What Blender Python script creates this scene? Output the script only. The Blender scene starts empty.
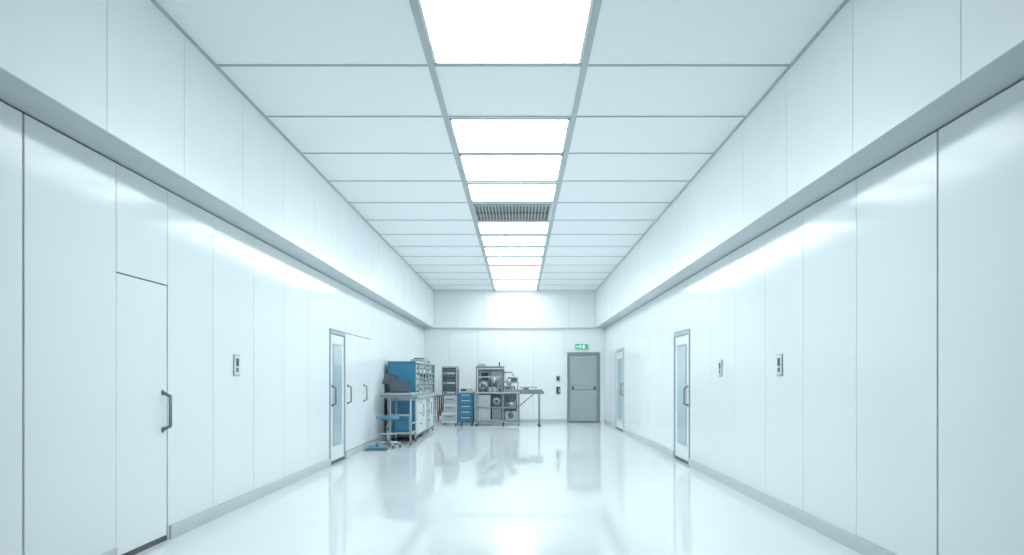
import bpy, bmesh, math, random
from mathutils import Vector, Matrix, Euler
S = bpy.context.scene

# ------------------------------------------------------------ materials
def mat(name, col, rough=0.5, metal=0.0, spec=0.5, coat=0.0, emit=None, estr=0.0, var=0.0, bump=0.0, scale=3.0, bscale=None):
    m = bpy.data.materials.new(name); m.use_nodes = True
    nt = m.node_tree; b = nt.nodes['Principled BSDF']
    b.inputs['Base Color'].default_value = (*col, 1)
    b.inputs['Roughness'].default_value = rough
    b.inputs['Metallic'].default_value = metal
    b.inputs['Specular IOR Level'].default_value = spec
    b.inputs['Coat Weight'].default_value = coat
    b.inputs['Coat Roughness'].default_value = 0.05
    if emit:
        b.inputs['Emission Color'].default_value = (*emit, 1)
        b.inputs['Emission Strength'].default_value = estr
    tc = nt.nodes.new('ShaderNodeTexCoord')
    n = nt.nodes.new('ShaderNodeTexNoise'); n.inputs['Scale'].default_value = scale
    nt.links.new(tc.outputs['Object'], n.inputs['Vector'])
    if var > 0:
        r = nt.nodes.new('ShaderNodeMapRange')
        r.inputs['To Min'].default_value = max(0.0, rough - var); r.inputs['To Max'].default_value = rough + var
        nt.links.new(n.outputs['Fac'], r.inputs['Value']); nt.links.new(r.outputs['Result'], b.inputs['Roughness'])
        mx = nt.nodes.new('ShaderNodeMix'); mx.data_type = 'RGBA'
        mx.inputs['A'].default_value = (*[c * 0.98 for c in col], 1); mx.inputs['B'].default_value = (*[min(1, c * 1.015) for c in col], 1)
        nt.links.new(n.outputs['Fac'], mx.inputs['Factor']); nt.links.new(mx.outputs['Result'], b.inputs['Base Color'])
    if bump > 0:
        n2 = nt.nodes.new('ShaderNodeTexNoise'); n2.inputs['Scale'].default_value = bscale or scale
        nt.links.new(tc.outputs['Object'], n2.inputs['Vector'])
        bp = nt.nodes.new('ShaderNodeBump'); bp.inputs['Strength'].default_value = bump; bp.inputs['Distance'].default_value = 0.01
        nt.links.new(n2.outputs['Fac'], bp.inputs['Height']); nt.links.new(bp.outputs['Normal'], b.inputs['Normal'])
    return m

M = {}
M['wall']  = mat('wall_panel_white', (0.85, 0.90, 0.918), 0.11, spec=0.09, var=0.02, bump=0.01, scale=1.2, bscale=1.0)
M['upper'] = mat('upper_wall_white', (0.85, 0.90, 0.918), 0.25, spec=0.2, var=0.04)
M['far']   = mat('end_wall_white', (0.89, 0.93, 0.94), 0.3, spec=0.3, var=0.04)
M['seam']  = mat('seam_dark', (0.05, 0.065, 0.075), 0.7)
M['seam2'] = mat('seam_grey', (0.36, 0.42, 0.45), 0.7)
M['soffit']= mat('soffit_grey', (0.50, 0.565, 0.59), 0.5)
M['base']  = mat('baseboard_grey', (0.52, 0.585, 0.61), 0.35)
M['floor'] = mat('epoxy_floor', (0.875, 0.92, 0.93), 0.05, spec=0.5, var=0.03, bump=0.012, scale=1.5, bscale=2.0)
M['ceil']  = mat('ceiling_tile', (0.91, 0.95, 0.965), 0.6, var=0.03)
M['tbar']  = mat('ceiling_grid_bar', (0.38, 0.44, 0.47), 0.4)
M['light'] = mat('light_diffuser', (0.95, 0.98, 1.0), 0.5, emit=(0.85, 0.96, 1.0), estr=7.6)
M['steel'] = mat('brushed_steel', (0.45, 0.50, 0.52), 0.3, metal=0.7, var=0.05, scale=20)
M['msteel']= mat('machine_steel', (0.20, 0.24, 0.26), 0.35, metal=0.4, var=0.05, scale=12)
M['lsteel']= mat('light_grey_enamel', (0.36, 0.42, 0.44), 0.35)
M['dsteel']= mat('dark_steel', (0.09, 0.12, 0.135), 0.35, metal=0.4)
M['black'] = mat('black_plastic', (0.025, 0.032, 0.04), 0.4)
M['blue']  = mat('blue_enamel', (0.028, 0.18, 0.31), 0.3, var=0.03)
M['dblue'] = mat('deep_blue_enamel', (0.018, 0.095, 0.20), 0.3)
M['white'] = mat('white_enamel', (0.68, 0.74, 0.76), 0.3)
M['glass'] = mat('frosted_door_glass', (0.40, 0.55, 0.61), 0.08, spec=0.6)
M['screen']= mat('screen_glass', (0.05, 0.08, 0.11), 0.1, spec=0.6)
M['door']  = mat('door_grey', (0.35, 0.41, 0.43), 0.35)
M['dframe']= mat('door_frame_grey', (0.20, 0.245, 0.265), 0.4)
M['green'] = mat('exit_green', (0.02, 0.42, 0.22), 0.4, emit=(0.03, 0.6, 0.32), estr=0.25)
M['signw'] = mat('exit_pictogram', (0.9, 0.95, 0.9), 0.4, emit=(0.9, 1, 0.95), estr=0.4)
M['red']   = mat('red_hose', (0.25, 0.03, 0.04), 0.4)
M['dwall'] = mat('door_leaf_white', (0.85, 0.90, 0.918), 0.12, spec=.12)

# ------------------------------------------------------------ mesh builder
class B:
    def __init__(s, name, parent=None):
        s.name = name; s.bm = bmesh.new(); s.mats = []; s.parent = parent
    def mi(s, m):
        if m not in s.mats: s.mats.append(m)
        return s.mats.index(m)
    def _merge(s, t, m, smooth=False):
        me = bpy.data.meshes.new('tmp'); t.to_mesh(me); t.free()
        n0 = len(s.bm.faces); s.bm.from_mesh(me); bpy.data.meshes.remove(me)
        s.bm.faces.ensure_lookup_table(); i = s.mi(m)
        for k in range(n0, len(s.bm.faces)):
            f = s.bm.faces[k]; f.material_index = i; f.smooth = smooth
    def box(s, x0, x1, y0, y1, z0, z1, m, bev=0.0):
        x0, x1 = sorted((x0, x1)); y0, y1 = sorted((y0, y1)); z0, z1 = sorted((z0, z1))
        t = bmesh.new(); bmesh.ops.create_cube(t, size=1)
        for v in t.verts:
            v.co = Vector(((x0 + x1) / 2 + v.co.x * (x1 - x0), (y0 + y1) / 2 + v.co.y * (y1 - y0), (z0 + z1) / 2 + v.co.z * (z1 - z0)))
        if bev > 0:
            bev = min(bev, 0.4 * min(x1 - x0, y1 - y0, z1 - z0))
            bmesh.ops.bevel(t, geom=t.edges[:], offset=bev, segments=2, affect='EDGES', profile=0.5)
        s._merge(t, m); return s
    def rbox(s, c, size, rot, m, bev=0.0):
        t = bmesh.new(); bmesh.ops.create_cube(t, size=1)
        for v in t.verts: v.co = Vector((v.co.x * size[0], v.co.y * size[1], v.co.z * size[2]))
        if bev > 0: bmesh.ops.bevel(t, geom=t.edges[:], offset=bev, segments=2, affect='EDGES', profile=0.5)
        R = Euler(rot).to_matrix()
        for v in t.verts: v.co = R @ v.co + Vector(c)
        s._merge(t, m)
    def cyl(s, p0, p1, r, m, r2=None, seg=20):
        p0 = Vector(p0); p1 = Vector(p1); d = p1 - p0
        t = bmesh.new()
        bmesh.ops.create_cone(t, cap_ends=True, segments=seg, radius1=r, radius2=r if r2 is None else r2, depth=d.length)
        q = d.to_track_quat('Z', 'Y').to_matrix()
        for v in t.verts: v.co = q @ v.co + (p0 + p1) / 2
        s._merge(t, m, True)
    def tube(s, pts, r, m, seg=10):
        for a, b in zip(pts[:-1], pts[1:]):
            s.cyl(a, b, r, m, seg=seg)
        for p in pts[1:-1]: s.ball(p, r, m, 8)
    def ball(s, c, r, m, seg=12, sz=1.0):
        t = bmesh.new(); bmesh.ops.create_uvsphere(t, u_segments=seg, v_segments=max(6, seg // 2), radius=r)
        for v in t.verts: v.co = Vector((v.co.x, v.co.y, v.co.z * sz)) + Vector(c)
        s._merge(t, m, True)
    def caster(s, x, y, m='black', r=0.035):
        s.cyl((x - 0.012, y, r), (x + 0.012, y, r), r, m, seg=14)
        s.cyl((x, y, r), (x, y, r * 2.4), 0.012, 'steel', seg=8)
    def done(s):
        me = bpy.data.meshes.new(s.name); s.bm.to_mesh(me); s.bm.free()
        for k in s.mats: me.materials.append(M[k])
        o = bpy.data.objects.new(s.name, me); S.collection.objects.link(o)
        if s.parent: o.parent = s.parent
        return o

# ------------------------------------------------------------ dimensions
EYE = 1.32
XL, XR = -2.88, 2.60       # lower wall faces
UL, UR = -2.61, 2.34       # upper wall faces
ZS, ZC = 2.88, 4.00        # soffit, ceiling
Y0, Y1 = -3.9, 24.3
SL, SR = -0.75, 0.56       # lamp strip

# floor
b = B('floor'); b.box(XL - 0.2, XR + 0.2, Y0 - 0.1, Y1 + 0.2, -0.1, 0, 'floor'); b.done()

# ceiling ---------------------------------------------------
rows = [6.83 + 1.329 * k for k in range(-8, 14)]
rows = [r for r in rows if r > Y0]
b = B('ceiling'); b.box(UL - 0.15, UR + 0.15, Y0, Y1 + 0.1, ZC, ZC + 0.12, 'ceil'); b.done()
b = B('trim_ceiling_grid')
for y in rows:
    b.box(UL, UR, y - 0.014, y + 0.014, ZC - 0.008, ZC - 0.0005, 'tbar')
for x in (SL, SR):
    b.box(x - 0.026, x + 0.026, Y0, Y1, ZC - 0.012, ZC - 0.0005, 'tbar')
for x0, x1 in ((UL, UL + 0.035), (UR - 0.035, UR)):
    b.box(x0, x1, Y0, Y1, ZC - 0.02, ZC - 0.0005, 'tbar')
b.done()
# lamps and air grille
def lamp(y0, y1, ins):
    l = B('ceiling_light_panel')
    a0, a1, c0, c1 = SL + 0.035, SR - 0.035, y0 + ins, y1 - ins
    l.box(a0, a1, c0 - .0, c0 + 0.02, ZC - 0.014, ZC - 0.001, 'white'); l.box(a0, a1, c1 - 0.02, c1, ZC - 0.014, ZC - 0.001, 'white')
    l.box(a0, a0 + 0.02, c0, c1, ZC - 0.014, ZC - 0.001, 'white'); l.box(a1 - 0.02, a1, c0, c1, ZC - 0.014, ZC - 0.001, 'white')
    l.box(a0 + 0.02, a1 - 0.02, c0 + 0.02, c1 - 0.02, ZC - 0.010, ZC - 0.001, 'light')
    l.done()
for k, y in enumerate(rows):
    if y > Y1 - 0.6: break
    y2 = min(y + 1.329, Y1)
    if y < 4.0: continue  # first lamp kept is out of view, added to brighten the near end
    if abs(y - 6.83) < 0.1: continue
    if abs(y - (6.83 + 4 * 1.329)) < 0.1:
        g = B('ceiling_air_grille')
        a0, a1, c0, c1 = -0.68, 0.47, y + 0.12, y2 - 0.06
        g.box(a0, a1, c0, c1, ZC - 0.006, ZC - 0.001, 'black')
        for u0, u1, w0, w1 in ((a0 - .03, a1 + .03, c0 - .03, c0), (a0 - .03, a1 + .03, c1, c1 + .03), (a0 - .03, a0, c0, c1), (a1, a1 + .03, c0, c1)):
            g.box(u0, u1, w0, w1, ZC - 0.03, ZC - 0.001, 'lsteel')
        n = 22
        for i in range(1, n):
            x = a0 + (a1 - a0) * i / n
            g.box(x - 0.008, x + 0.008, c0, c1, ZC - 0.028, ZC - 0.007, 'lsteel')
        g.box(a0, a1, (c0 + c1) / 2 - .01, (c0 + c1) / 2 + .01, ZC - 0.03, ZC - 0.007, 'dsteel')
        g.done(); continue
    lamp(y, y2, 0.06 if y < 10 else 0.15)

# side walls ------------------------------------------------
def side_wall(name, s, X, U, seams, doors, useams, bigs, flush=()):
    w = B(name)
    out = X + s * 0.18
    w.box(X + s * 0.03, out, Y0, Y1, 0, ZS, 'seam')
    ys = sorted(set(seams + [Y0, Y1]))
    for a, c in zip(ys[:-1], ys[1:]):
        g0 = 0.011 if any(abs(a - q) < .01 for q in bigs) else 0.0045
        g1 = 0.011 if any(abs(c - q) < .01 for q in bigs) else 0.0045
        d = [q for q in list(doors) + list(flush) if abs(q[0] - a) < .01]
        zb = 0.0
        if d: zb = d[0][2] + 0.010
        w.box(X, X + s * 0.029, a + g0, c - g1, zb, ZS - 0.016, 'wall', 0.002)
    # overhanging upper wall
    w.box(U, out, Y0, Y1, ZS, ZC + 0.1, 'seam2')
    us = sorted(set(useams + [Y0, Y1]))
    for a, c in zip(us[:-1], us[1:]):
        w.box(U - s * 0.02, U, a + 0.004, c - 0.004, ZS + 0.0, ZC - 0.001, 'upper')
    w.done()
    t = B('trim_soffit_' + name.split('_')[1])
    t.box(U - s * 0.02, X - s * 0.001 , Y0, Y1, ZS - 0.006, ZS - 0.0005, 'soffit')
    t.done()
    bb = B('baseboard_' + name.split('_')[1])
    segs = []; cur = Y0
    for q in sorted(doors):
        segs.append((cur, q[0] - .02)); cur = q[1] + .02
    segs.append((cur, Y1 - 0.03))
    for a, c in segs:
        bb.box(X - s * 0.001, X - s * 0.022, a, c, 0, 0.115, 'base', 0.004)
    bb.done()

seamsL = [-3.0, -1.9, -.8, .3, 1.3, 2.4, 3.52, 4.65, 5.72, 6.56, 7.53, 8.69, 9.8, 10.95, 12.15, 13.25, 14.4, 15.6, 16.8, 18.0, 19.2, 20.4, 21.6, 22.8]
doorsL = [(5.72, 6.56, 2.08), (12.15, 13.25, 2.08)]
flushL = [(13.25, 14.4, 2.08), (14.4, 15.6, 2.08)]
seamsR = [-2.7, -1.5, -.4, .7, 1.8, 2.8, 3.9, 4.97, 6.17, 7.32, 8.45, 9.63, 10.87, 12.16, 13.41, 14.63, 15.8, 17.0, 18.2, 19.8, 21.5, 22.7]
doorsR = [(12.16, 13.41, 2.08), (19.8, 21.5, 2.08)]
side_wall('wall_left', -1, XL, UL, seamsL, doorsL, [-2.2, -1, .2, 1.4, 2.6, 3.8, 5.03] + [6.19 + 1.31 * k for k in range(0, 14)], [4.65], flushL)
side_wall('wall_right', 1, XR, UR, seamsR, doorsR, [4.2 + 1.365 * k for k in range(-5, 15)], [4.97])

def dhandle(b, X, s, y, z0=0.91, z1=1.21, m='msteel', r=0.014):
    xo = X - s * 0.065
    b.tube([(X - s * .002, y, z0), (xo, y, z0 + .03), (xo, y, z1 - .03), (X - s * .002, y, z1)], r, m)
    for z in (z0, z1): b.cyl((X - s * .001, y, z), (X - s * .008, y, z), 0.024, m)

def side_door(name, s, X, y0, y1, zt, kind, hy):
    d = B(name)
    Xf = X + s * 0.004
    if kind == 'flush':
        Xf = X
        d.box(X, X + s * 0.029, y0 + .0045, y1 - .0045, 0.118, zt, 'wall', 0.002)
    elif kind == 'solid':
        y0 += .010; y1 -= .010
        d.box(Xf, X + s * 0.029, y0, y1, 0.045, zt, 'dwall', 0.003)
        d.box(X + s * .006, X + s * 0.029, y0, y1, 0.0, 0.04, 'black')
    else:
        y0 += .012; y1 -= .012
        f = 0.06
        d.box(X - s * .012, X + s * .029, y0, y0 + f, 0, zt, 'lsteel', .004)
        d.box(X - s * .012, X + s * .029, y1 - f, y1, 0, zt, 'lsteel', .004)
        d.box(X - s * .012, X + s * .029, y0 + f, y1 - f, zt - f, zt, 'lsteel', .004)
        a, c = y0 + f + .008, y1 - f - .008
        d.box(Xf, X + s * .029, a, c, 0.05, zt - f - .008, 'dwall', .003)
        ga, gc = a + (c - a) * .2, c - (c - a) * .2
        d.box(X - s * .004, X + s * .004, ga - .03, gc + .03, .27, 1.87, 'lsteel', .003)
        d.box(X - s * .007, X + s * .004, ga, gc, .30, 1.84, 'glass')
        d.box(X + s * .006, X + s * .029, a, c, 0, .045, 'black')
    if hy is not None: dhandle(d, Xf, s, hy)
    return d.done()

side_door('door_1', -1, XL, 5.72, 6.56, 2.08, 'solid', 6.47)
side_door('door_2', -1, XL, 12.15, 13.25, 2.08, 'glass', 12.32)
side_door('door_3', 1, XR, 12.16, 13.41, 2.08, 'glass', 12.3)
side_door('door_4', 1, XR, 19.8, 21.5, 2.08, 'glass', 20.0)
side_door('door_6', -1, XL, 13.25, 14.4, 2.08, 'flush', 13.42)
side_door('door_7', -1, XL, 14.4, 15.6, 2.08, 'flush', 14.8)

for y, X, s, z in ((8.14, XL, -1, 1.46), (7.96, XR, 1, 1.46), (10.3, XR, 1, 1.46)):
    p = B('wall_control_panel')
    p.box(X - s * .001, X - s * .012, y - .085, y + .085, z - .11, z + .11, 'lsteel', .004)
    p.box(X - s * .011, X - s * .015, y - .07, y + .07, z - .095, z + .095, 'white', .002)
    p.box(X - s * .014, X - s * .022, y - .03, y + .03, z - .01, z + .07, 'black', .003)
    p.box(X - s * .014, X - s * .02, y - .03, y + .03, z - .07, z - .025, 'dsteel', .003)
    p.done()

# end wall --------------------------------------------------
w = B('wall_end')
w.box(XL - .18, XR + .18, Y1 + .02, Y1 + .2, 0, ZC + .1, 'seam2')
xs = [XL, -2.1, -1.25, -.4, .45, 1.38, 2.52, XR]
for a, c in zip(xs[:-1], xs[1:]):
    zb = 2.13 if a == 1.38 else 0
    w.box(a + .003, c - .003, Y1, Y1 + .02, zb, ZS - .01, 'far')
w.box(1.38, 1.46, Y1, Y1 + .02, 0, 2.14, 'far'); w.box(2.46, 2.52, Y1, Y1 + .02, 0, 2.14, 'far')
xs = [UL, -1.9, -1.05, -.2, .65, 1.5, UR]
for a, c in zip(xs[:-1], xs[1:]):
    w.box(a + .003, c - .003, Y1 - .06, Y1 + .02, ZS, ZC, 'far')
w.box(UL, UR, Y1 - .065, Y1 + .01, ZS - .03, ZS - .001, 'soffit')
w.done()
b = B('wall_back'); b.box(XL - .18, XR + .18, Y0 - .1, Y0 - .001, 0, ZC + .1, 'far'); b.done()
b = B('baseboard_end'); b.box(XL + .03, 1.44, Y1 - .02, Y1 - .001, 0, .1, 'base', .003); b.done()

# exit door -------------------------------------------------
d = B('door_5')
x0, x1, zt = 1.463, 2.458, 2.12
yf = Y1 - .035
d.box(x0, x0 + .07, yf, Y1 + .019, 0, zt, 'dframe', .004)
d.box(x1 - .07, x1, yf, Y1 + .019, 0, zt, 'dframe', .004)
d.box(x0 + .07, x1 - .07, yf, Y1 + .019, zt - .08, zt, 'dframe', .004)
d.box(x0 + .08, x1 - .08, Y1 - .01, Y1 + .019, .03, zt - .09, 'door', .003)
d.box(x0 + .16, x1 - .16, Y1 - .014, Y1 - .009, .16, .95, 'door', .002)
d.box(x0 + .16, x1 - .16, Y1 - .014, Y1 - .009, 1.15, 1.92, 'door', .002)
d.box(x0 + .12, x1 - .12, Y1 - .05, Y1 - .02, 1.02, 1.08, 'steel', .01)
for x in (x0 + .14, x1 - .2): d.box(x, x + .07, Y1 - .06, Y1 - .01, 1.0, 1.1, 'dsteel', .01)
d.box(x0 + .07, x1 - .07, Y1 - .02, Y1 + .015, 0, .028, 'dsteel')
d.box(x0 + .3, x0 + .6, Y1 - .05, Y1 - .01, 1.94, 2.0, 'lsteel', .008)
d.done()

e = B('exit_sign')
e.box(1.70, 2.10, Y1 - .05, Y1 - .001, 2.22, 2.38, 'lsteel', .008)
e.box(1.71, 2.09, Y1 - .056, Y1 - .049, 2.23, 2.37, 'green', .002)
e.ball((1.865, Y1 - .056, 2.345), .012, 'signw', 10)
e.rbox((1.855, Y1 - .058, 2.31), (.018, .004, .05), (0, .25, 0), 'signw')
e.rbox((1.875, Y1 - .058, 2.27), (.012, .004, .05), (0, -.5, 0), 'signw')
e.rbox((1.838, Y1 - .058, 2.27), (.012, .004, .05), (0, .7, 0), 'signw')
e.rbox((1.86, Y1 - .058, 2.318), (.06, .004, .01), (0, .4, 0), 'signw')
e.box(1.93, 1.99, Y1 - .06, Y1 - .055, 2.25, 2.35, 'signw')
e.rbox((1.775, Y1 - .058, 2.30), (.07, .004, .014), (0, 0, 0), 'signw')
e.rbox((1.755, Y1 - .058, 2.31), (.035, .004, .012), (0, -.8, 0), 'signw')
e.rbox((1.755, Y1 - .058, 2.29), (.035, .004, .012), (0, .8, 0), 'signw')
e.done()

p = B('wall_intercom')
p.box(1.12, 1.25, Y1 - .04, Y1 - .001, 1.25, 1.42, 'lsteel', .01)
p.box(1.15, 1.22, Y1 - .048, Y1 - .038, 1.28, 1.39, 'black', .004)
p.done()
p = B('wall_telephone')
p.box(1.13, 1.25, Y1 - .05, Y1 - .001, .86, 1.09, 'dsteel', .012)
p.box(1.145, 1.185, Y1 - .09, Y1 - .045, .88, 1.07, 'black', .012)
p.box(1.20, 1.24, Y1 - .056, Y1 - .048, .92, 1.03, 'lsteel', .003)
p.done()

# ============================================================ equipment
bx0, bx1, by0, by1 = -2.80, -2.17, 17.0, 20.9
c = B('laboratory_bench_cabinet')
c.box(bx0, bx1, by0, by1, .14, .90, 'white', .006)
c.box(bx0 + .03, bx1 - .03, by0 - .012, by0, .18, .86, 'blue', .004)
c.box(bx0 + .03, bx1 - .03, by0 - .016, by0 - .010, .50, .52, 'dblue')
c.box(bx0 - .02, bx1 + .05, by0 - .04, by1 + .03, .90, .95, 'lsteel', .008)
c.box(bx0 + .03, bx1 - .05, by0 + .04, by1 - .04, .08, .14, 'dsteel')
n = 5
for i in range(n):
    a = by0 + .05 + (by1 - by0 - .1) * i / n; e1 = by0 + .05 + (by1 - by0 - .1) * (i + 1) / n - .03
    if i % 2 == 0:
        for z0, z1 in ((.18, .40), (.42, .62), (.64, .86)):
            c.box(bx1, bx1 + .018, a, e1, z0, z1, 'lsteel' if i else 'white', .004)
            c.tube([(bx1 + .018, a + .2, z1 - .05), (bx1 + .045, a + .2, z1 - .05), (bx1 + .045, e1 - .2, z1 - .05), (bx1 + .018, e1 - .2, z1 - .05)], .007, 'dsteel', 8)
    else:
        c.box(bx1, bx1 + .018, a, e1, .18, .86, 'white', .004)
        c.tube([(bx1 + .018, a + .06, .5), (bx1 + .045, a + .06, .5), (bx1 + .045, a + .06, .75), (bx1 + .018, a + .06, .75)], .007, 'dsteel', 8)
for yy in (by0 + .12, by0 + 1.3, by0 + 2.6, by1 - .12):
    c.caster(bx1 - .07, yy, r=.036); c.caster(bx0 + .07, yy, r=.036)
c.done()

h = B('blue_analyser_rack')
z0, z1 = .952, 1.70; hx0, hx1 = -2.80, -2.20; hy0, hy1 = 17.05, 20.8
h.box(hx0, hx1, hy0, hy0 + .04, z0, z1, 'blue', .008)
h.box(hx0 + .05, hx1 - .05, hy0 - .006, hy0 + .01, z0 + .05, z1 - .05, 'blue', .003)
h.box(hx0, hx0 + .04, hy0 + .04, hy1, z0, z1, 'blue')
h.box(hx0, hx1, hy1 - .04, hy1, z0, z1, 'blue', .006)
h.box(hx0, hx1 + .01, hy0, hy1, z1 - .03, z1, 'lsteel', .006)
h.box(hx0 + .02, hx1, hy0 + .02, hy1 - .02, z0, z0 + .03, 'lsteel')
for zz in (1.20, 1.45): h.box(hx0 + .03, hx1, hy0 + .03, hy1 - .03, zz, zz + .02, 'steel')
for i in range(7):
    yy = hy0 + .02 + (hy1 - hy0 - .04) * i / 6
    h.box(hx1 - .02, hx1 + .012, yy - .018, yy + .018, z0, z1, 'lsteel', .003)
random.seed(4)
for k, (za, zb) in enumerate(((.985, 1.19), (1.222, 1.44), (1.472, 1.66))):
    yy = hy0 + .08
    while yy < hy1 - .4:
        L = random.uniform(.28, .55); H = random.uniform(.55, .95) * (zb - za)
        mm = random.choice(['white', 'lsteel', 'lsteel', 'steel', 'dsteel', 'white'])
        h.box(hx0 + .08, hx1 - .03, yy, min(yy + L, hy1 - .05), za, za + H, mm, .008)
        h.box(hx1 - .032, hx1 - .024, yy + .04, yy + L * .55, za + H * .4, za + H * .85, 'screen')
        for q in range(3): h.cyl((hx1 - .03, yy + L * (.65 + .1 * q), za + H * .5), (hx1 - .012, yy + L * (.65 + .1 * q), za + H * .5), .012, 'black', seg=10)
        yy += L + .05
h.done()
g = B('benchtop_centrifuge')
g.box(-2.6, -2.25, 19.2, 19.6, 1.702, 1.80, 'lsteel', .02); g.cyl((-2.42, 19.4, 1.79), (-2.42, 19.4, 1.83), .13, 'dsteel'); g.done()
g = B('cable_tray_box')
g.box(-2.65, -2.3, 20.0, 20.7, 1.702, 1.78, 'dsteel', .01)
g.tube([(-2.35, 20.1, 1.78), (-2.35, 20.1, 1.86), (-2.35, 20.5, 1.86), (-2.35, 20.5, 1.78)], .012, 'steel'); g.done()

t = B('computer_table')
tx0, tx1, ty0, ty1, tz = -2.80, -2.12, 15.95, 16.85, 1.00
t.box(tx0, tx1, ty0, ty1, tz, tz + .035, 'lsteel', .008)
t.box(tx0 + .02, tx1 - .02, ty0 + .02, ty1 - .02, tz - .05, tz, 'msteel')
for x in (tx0 + .22, tx1 - .05):
    for y in (ty0 + .06, ty1 - .06):
        t.cyl((x, y, .08), (x, y, tz - .02), .017, 'lsteel'); t.caster(x, y, r=.035)
t.box(tx0 + .2, tx1 - .03, ty0 + .05, ty1 - .05, .22, .245, 'steel', .004)
t.cyl((tx0 + .22, ty0 + .06, .6), (tx1 - .05, ty0 + .06, .6), .012, 'lsteel')
t.cyl((tx1 - .05, ty0 + .06, .42), (tx1 - .05, ty1 - .06, .42), .012, 'lsteel')
t.box(tx0 + .26, tx1 - .12, ty0 + .35, ty1 - .1, .247, .56, 'blue', .01)
t.box(tx0 + .3, tx0 + .5, ty0 + .345, ty0 + .352, .45, .5, 'dsteel')
t.done()
l = B('laptop')
l.rbox((-2.40, 16.20, tz + .035 + .013), (.40, .26, .022), (0, 0, .15), 'dsteel', .004)
l.rbox((-2.40, 16.18, tz + .06), (.34, .14, .004), (0, 0, .15), 'black')
l.rbox((-2.45, 16.37, tz + .165), (.40, .014, .24), (-.32, 0.0, .15), 'black', .004)
l.rbox((-2.448, 16.361, tz + .166), (.36, .004, .20), (-.32, 0, .15), 'screen')
l.done()
l = B('desk_monitor')
l.box(-2.78, -2.62, 16.42, 16.66, tz + .036, tz + .055, 'dsteel', .004)
l.cyl((-2.70, 16.56, tz + .05), (-2.70, 16.56, tz + .3), .016, 'dsteel')
l.rbox((-2.66, 16.56, tz + .30), (.30, .03, .24), (-.05, .3, .1), 'black', .006)
l.rbox((-2.658, 16.541, tz + .30), (.27, .006, .20), (-.05, .3, .1), 'dsteel')
l.done()

s_ = B('laboratory_stool')
sx, sy = -2.52, 15.35
s_.cyl((sx, sy, .55), (sx, sy, .60), .22, 'blue', seg=32)
s_.cyl((sx, sy, .60), (sx, sy, .615), .22, 'blue', r2=.19, seg=32)
s_.cyl((sx, sy, .53), (sx, sy, .55), .15, 'dsteel', seg=24)
s_.cyl((sx, sy, .12), (sx, sy, .53), .022, 'steel')
s_.cyl((sx, sy, .32), (sx, sy, .40), .032, 'dsteel')
for k in range(5):
    a = k * 2 * math.pi / 5 + .3
    ex, ey = sx + .24 * math.cos(a), sy + .24 * math.sin(a)
    s_.tube([(sx, sy, .13), (ex, ey, .085)], .016, 'steel'); s_.caster(ex, ey, r=.032)
ring = [(sx + .15 * math.cos(k * math.pi / 10), sy + .15 * math.sin(k * math.pi / 10), .27) for k in range(21)]
s_.tube(ring, .009, 'steel', 8)
for k in range(4):
    a = k * math.pi / 2; s_.cyl((sx, sy, .27), (sx + .15 * math.cos(a), sy + .15 * math.sin(a), .27), .007, 'steel', seg=8)
s_.done()
f = B('foot_pedal')
f.box(-2.83, -2.44, 14.70, 14.98, .001, .03, 'dsteel', .01)
f.rbox((-2.72, 14.85, .05), (.14, .2, .02), (.15, 0, 0), 'blue', .006)
f.rbox((-2.55, 14.85, .05), (.14, .2, .02), (.15, 0, 0), 'blue', .006)
f.done()

r_ = B('hanging_hose')
for k, m_ in enumerate(('red', 'black', 'black')):
    pts = []
    for i in range(13):
        a = math.pi * i / 12
        pts.append((-2.06 + .03 * k, 20.45 + .25 * k - .22 * math.cos(a), .88 - (.62 - .1 * k) * math.sin(a)))
    r_.tube(pts, .014, m_, 8)
r_.box(-2.115, -1.96, 20.2, 21.2, .87, .90, 'dsteel', .004)
r_.done()

r = B('instrument_rack')
rx0, rx1, ry0, ry1 = -2.20, -1.76, 22.7, 23.5
r.box(rx0, rx1, ry0, ry1, .08, .82, 'white', .008)
for z in (.12, .36, .60):
    r.box(rx0 + .03, rx1 - .03, ry0 - .014, ry0, z, z + .2, 'lsteel', .004); r.box(rx0 + .12, rx1 - .12, ry0 - .03, ry0 - .012, z + .13, z + .15, 'dsteel', .003)
r.box(rx0, rx1, ry0 + .02, ry1, .82, 1.68, 'lsteel', .006)
r.box(rx0 + .03, rx1 - .03, ry0 + .0, ry0 + .022, .88, 1.64, 'black')
for k in range(8):
    z = .90 + k * .092
    r.box(rx0 + .05, rx1 - .05, ry0 - .018, ry0 + .002, z, z + .062, 'dsteel' if k % 3 else 'lsteel', .004)
    r.box(rx0 + .07, rx0 + .16, ry0 - .022, ry0 - .016, z + .018, z + .045, 'screen')
for x in (rx0 + .05, rx1 - .05):
    for y in (ry0 + .06, ry1 - .06): r.caster(x, y, r=.033)
r.box(rx1, rx1 + .012, ry0 + .1, ry1 - .1, .95, 1.6, 'dsteel')
r.done()

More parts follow.
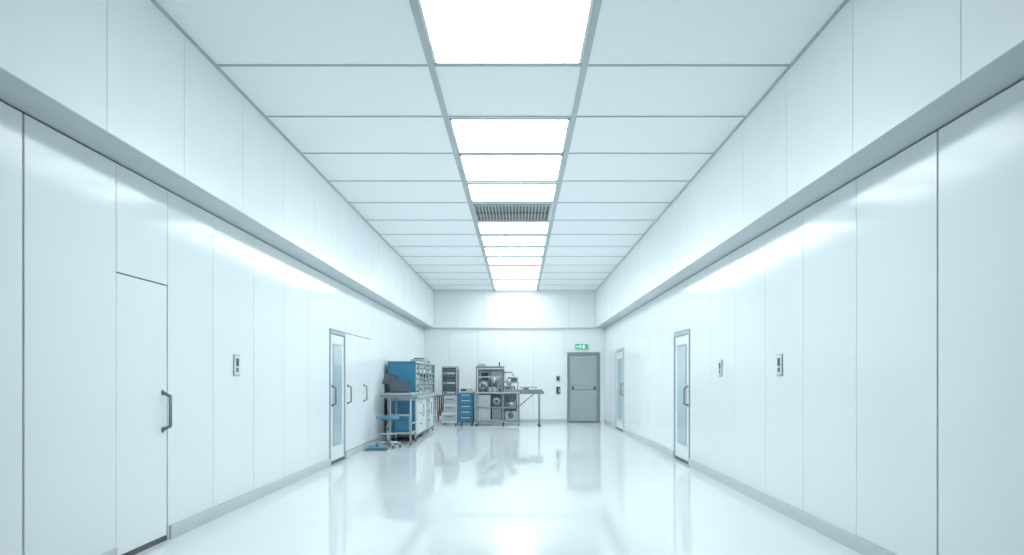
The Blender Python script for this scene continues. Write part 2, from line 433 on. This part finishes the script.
r = B('blue_tool_trolley')
rx0, rx1, ry0, ry1 = -1.71, -1.29, 22.6, 23.3
r.box(rx0, rx1, ry0, ry1, .09, .92, 'dblue', .008)
for z in [.12, .28, .44, .60, .76]:
    r.box(rx0 + .02, rx1 - .02, ry0 - .018, ry0, z, z + .14, 'blue', .004)
    r.box(rx0 + .09, rx1 - .09, ry0 - .034, ry0 - .017, z + .10, z + .118, 'white', .003)
r.box(rx0 - .015, rx1 + .015, ry0 - .03, ry1 + .01, .92, .96, 'lsteel', .008)
for x in (rx0 + .05, rx1 - .05):
    for y in (ry0 + .06, ry1 - .06): r.caster(x, y, r=.036)
r.done()
r = B('benchtop_power_supply')
r.box(-1.68, -1.36, 22.75, 23.15, .962, 1.06, 'white', .01); r.box(-1.66, -1.5, 22.742, 22.752, .98, 1.04, 'screen')
for q in range(3): r.cyl((-1.46 + q * .035, 22.74, 1.01), (-1.46 + q * .035, 22.755, 1.01), .011, 'black', seg=10)
r.done()

# --- filling machine on wheeled frame with outfeed conveyor
m = B('filling_machine')
x0, x1, y0, y1 = -1.22, .02, 22.3, 23.5
for x in (x0 + .03, -.45, x1 - .03):
    for y in (y0 + .03, y1 - .05):
        m.box(x - .025, x + .025, y - .025, y + .025, .10, .92, 'msteel', .004); m.caster(x, y, r=.045)
for z in (.12, .50, .90):
    for y in (y0 + .03, y1 - .05): m.box(x0, x1, y - .02, y + .02, z, z + .045, 'msteel', .004)
    for x in (x0 + .03, x1 - .03): m.box(x - .02, x + .02, y0, y1, z, z + .045, 'msteel', .004)
m.box(x0, x1, y0 - .02, y1, .92, .955, 'lsteel', .006)
m.box(x0 + .02, x1 - .02, y0 + .03, y1 - .05, .16, .18, 'steel')
m.box(x0 + .07, x1 - .07, y1 - .16, y1 - .12, .18, .90, 'lsteel', .004)
m.box(x0 + .07, -.80, y0 + .04, y1 - .17, .18, .88, 'lsteel', .01)
m.box(x0 + .11, -.84, y0 + .03, y0 + .042, .24, .82, 'steel', .004)
m.cyl((-.88, y0 + .02, .5), (-.88, y0 + .035, .5), .02, 'black')
m.box(-.76, -.49, y0 + .12, y1 - .2, .18, .48, 'msteel', .01)
m.cyl((-.62, y0 + .08, .70), (-.62, y0 + .6, .70), .12, 'steel', seg=28); m.cyl((-.62, y0 + .06, .70), (-.62, y0 + .08, .70), .05, 'black')
m.box(-.40, -.05, y0 + .1, y1 - .2, .18, .42, 'lsteel', .012)
m.cyl((-.23, y0 + .09, .30), (-.23, y0 + .10, .30), .08, 'dsteel')
m.cyl((-.36, y0 + .2, .62), (-.08, y0 + .2, .62), .075, 'steel', seg=24)
m.box(-.3, -.14, y0 + .14, y0 + .3, .69, .80, 'dsteel', .01)
m.tube([(-.4, y0 + .05, .85), (-.3, y0 + .04, .6), (-.45, y0 + .04, .45), (-.2, y0 + .06, .42)], .012, 'black', 8)
m.box(x0 + .04, -.42, y0 + .60, y1 - .05, .955, 1.60, 'msteel', .012)
m.box(x0 + .10, -.84, y0 + .585, y0 + .602, 1.18, 1.54, 'lsteel', .004)
m.box(-.80, -.47, y0 + .585, y0 + .602, 1.05, 1.54, 'steel', .004)
m.box(x0 + .14, -.88, y0 + .575, y0 + .587, 1.30, 1.50, 'screen', .003)
for x in (x0 + .03, -.47): m.box(x - .018, x + .018, y0 + .04, y0 + .08, .955, 1.66, 'msteel', .004)
m.box(x0 + .01, -.42, y0 + .02, y1 - .03, 1.63, 1.68, 'msteel', .006)
m.box(x0 + .01, -.45, y0 + .04, y0 + .07, 1.36, 1.39, 'steel', .004)
m.box(x0 + .06, -.95, y0 + .2, y0 + .5, 1.682, 1.75, 'lsteel', .01)
m.cyl((-.55, y0 + .3, 1.68), (-.55, y0 + .3, 1.80), .022, 'dsteel')
m.cyl((-1.0, y0 + .12, 1.14), (-1.0, y0 + .5, 1.14), .13, 'steel', seg=28); m.cyl((-1.0, y0 + .09, 1.14), (-1.0, y0 + .12, 1.14), .06, 'dsteel')
m.cyl((-.70, y0 + .3, 1.16), (-.70, y0 + .3, 1.36), .05, 'steel', r2=.14, seg=24); m.cyl((-.70, y0 + .3, .955), (-.70, y0 + .3, 1.16), .04, 'dsteel')
for k in range(9):
    xx = x0 + .1 + .125 * k
    m.cyl((xx, y0 + .03, .955), (xx, y0 + .03, 1.06 + .05 * (k % 2)), .014, 'msteel'); m.ball((xx, y0 + .03, 1.08 + .05 * (k % 2)), .028, 'dsteel', 10)
m.box(-.84, -.58, y0 + .06, y0 + .2, .96, 1.09, 'lsteel', .01)
m.box(-.42, -.12, y0 + .15, y0 + .7, .956, 1.14, 'lsteel', .012); m.box(-.38, -.20, y0 + .14, y0 + .152, .99, 1.10, 'dsteel', .003)
m.cyl((-.28, y0 + .35, 1.14), (-.28, y0 + .35, 1.32), .07, 'steel', seg=24); m.cyl((-.28, y0 + .35, 1.32), (-.28, y0 + .35, 1.38), .03, 'dsteel')
m.tube([(-.44, y0 + .4, 1.5), (-.22, y0 + .3, 1.52), (-.12, y0 + .2, 1.36)], .016, 'msteel')
m.rbox((-.14, y0 + .15, 1.30), (.22, .05, .16), (-.15, 0, .1), 'lsteel', .008); m.rbox((-.138, y0 + .122, 1.30), (.18, .006, .11), (-.15, 0, .1), 'screen')
m.tube([(-.05, y0 + .3, .96), (-.02, y0 + .3, 1.22), (-.4, y0 + .34, 1.24)], .014, 'msteel')
for k in range(4):
    m.tube([(x0 + .15 + .15 * k, y0 + .58, 1.32), (x0 + .12 + .15 * k, y0 + .3, 1.26 - .04 * k), (x0 + .2 + .14 * k, y0 + .2, 1.0)], .010, 'black', 8)
c0, c1 = x1 - .06, .66; ya, yb = y0 + .02, y0 + .47
m.box(c0 - .3, c1, ya - .02, ya + .012, .957, 1.03, 'msteel', .006); m.box(c0, c1, ya, ya + .03, .90, .99, 'msteel', .006); m.box(c0, c1, yb - .03, yb, .90, .99, 'msteel', .006)
m.box(c0, c1, ya + .03, yb - .03, .93, .95, 'dsteel')
for k in range(13):
    xx = c0 + .05 + (c1 - c0 - .1) * k / 12
    m.cyl((xx, ya + .03, .955), (xx, yb - .03, .955), .02, 'steel', seg=12)
m.cyl((c1, ya + .01, .94), (c1, yb - .01, .94), .045, 'msteel')
for x in (c1 - .09,):
    for y in (ya + .03, yb - .03): m.cyl((x, y, .03), (x, y, .92), .02, 'msteel'); m.cyl((x, y, 0), (x, y, .03), .04, 'black')
    m.cyl((x, ya + .03, .3), (x, yb - .03, .3), .014, 'msteel')
m.cyl((x1 - .03, ya + .03, .55), (c1 - .25, ya + .03, .9), .016, 'msteel')
m.cyl((x1 + .0, ya + .05, 1.09), (c1 - .15, ya + .05, 1.09), .011, 'msteel')
for x in (x1 + .05, x1 + .25, x1 + .45): m.cyl((x, ya + .02, .98), (x, ya + .05, 1.09), .010, 'msteel', seg=8)
m.box(.12, .26, ya + .12, yb - .12, .977, 1.07, 'dsteel', .008)
m.done()

# ------------------------------------------------------------ world, camera
wd = bpy.data.worlds.new('world'); S.world = wd; wd.use_nodes = True
wd.node_tree.nodes['Background'].inputs[0].default_value = (.6, .75, .8, 1); wd.node_tree.nodes['Background'].inputs[1].default_value = .3
cd = bpy.data.cameras.new('camera'); co = bpy.data.objects.new('camera', cd); S.collection.objects.link(co)
co.location = (0, 0, EYE); co.rotation_euler = (math.pi / 2, 0, 0)
cd.sensor_fit = 'HORIZONTAL'; cd.sensor_width = 36; cd.lens = 800 / 1024 * 36
cd.shift_x = -7 / 1024; cd.shift_y = 101.5 / 1024
cd.clip_start = .05; cd.clip_end = 200
S.camera = co
S.view_settings.view_transform = 'Standard'
S.view_settings.look = 'None'
S.view_settings.exposure = 0.0
S.view_settings.gamma = 1.15
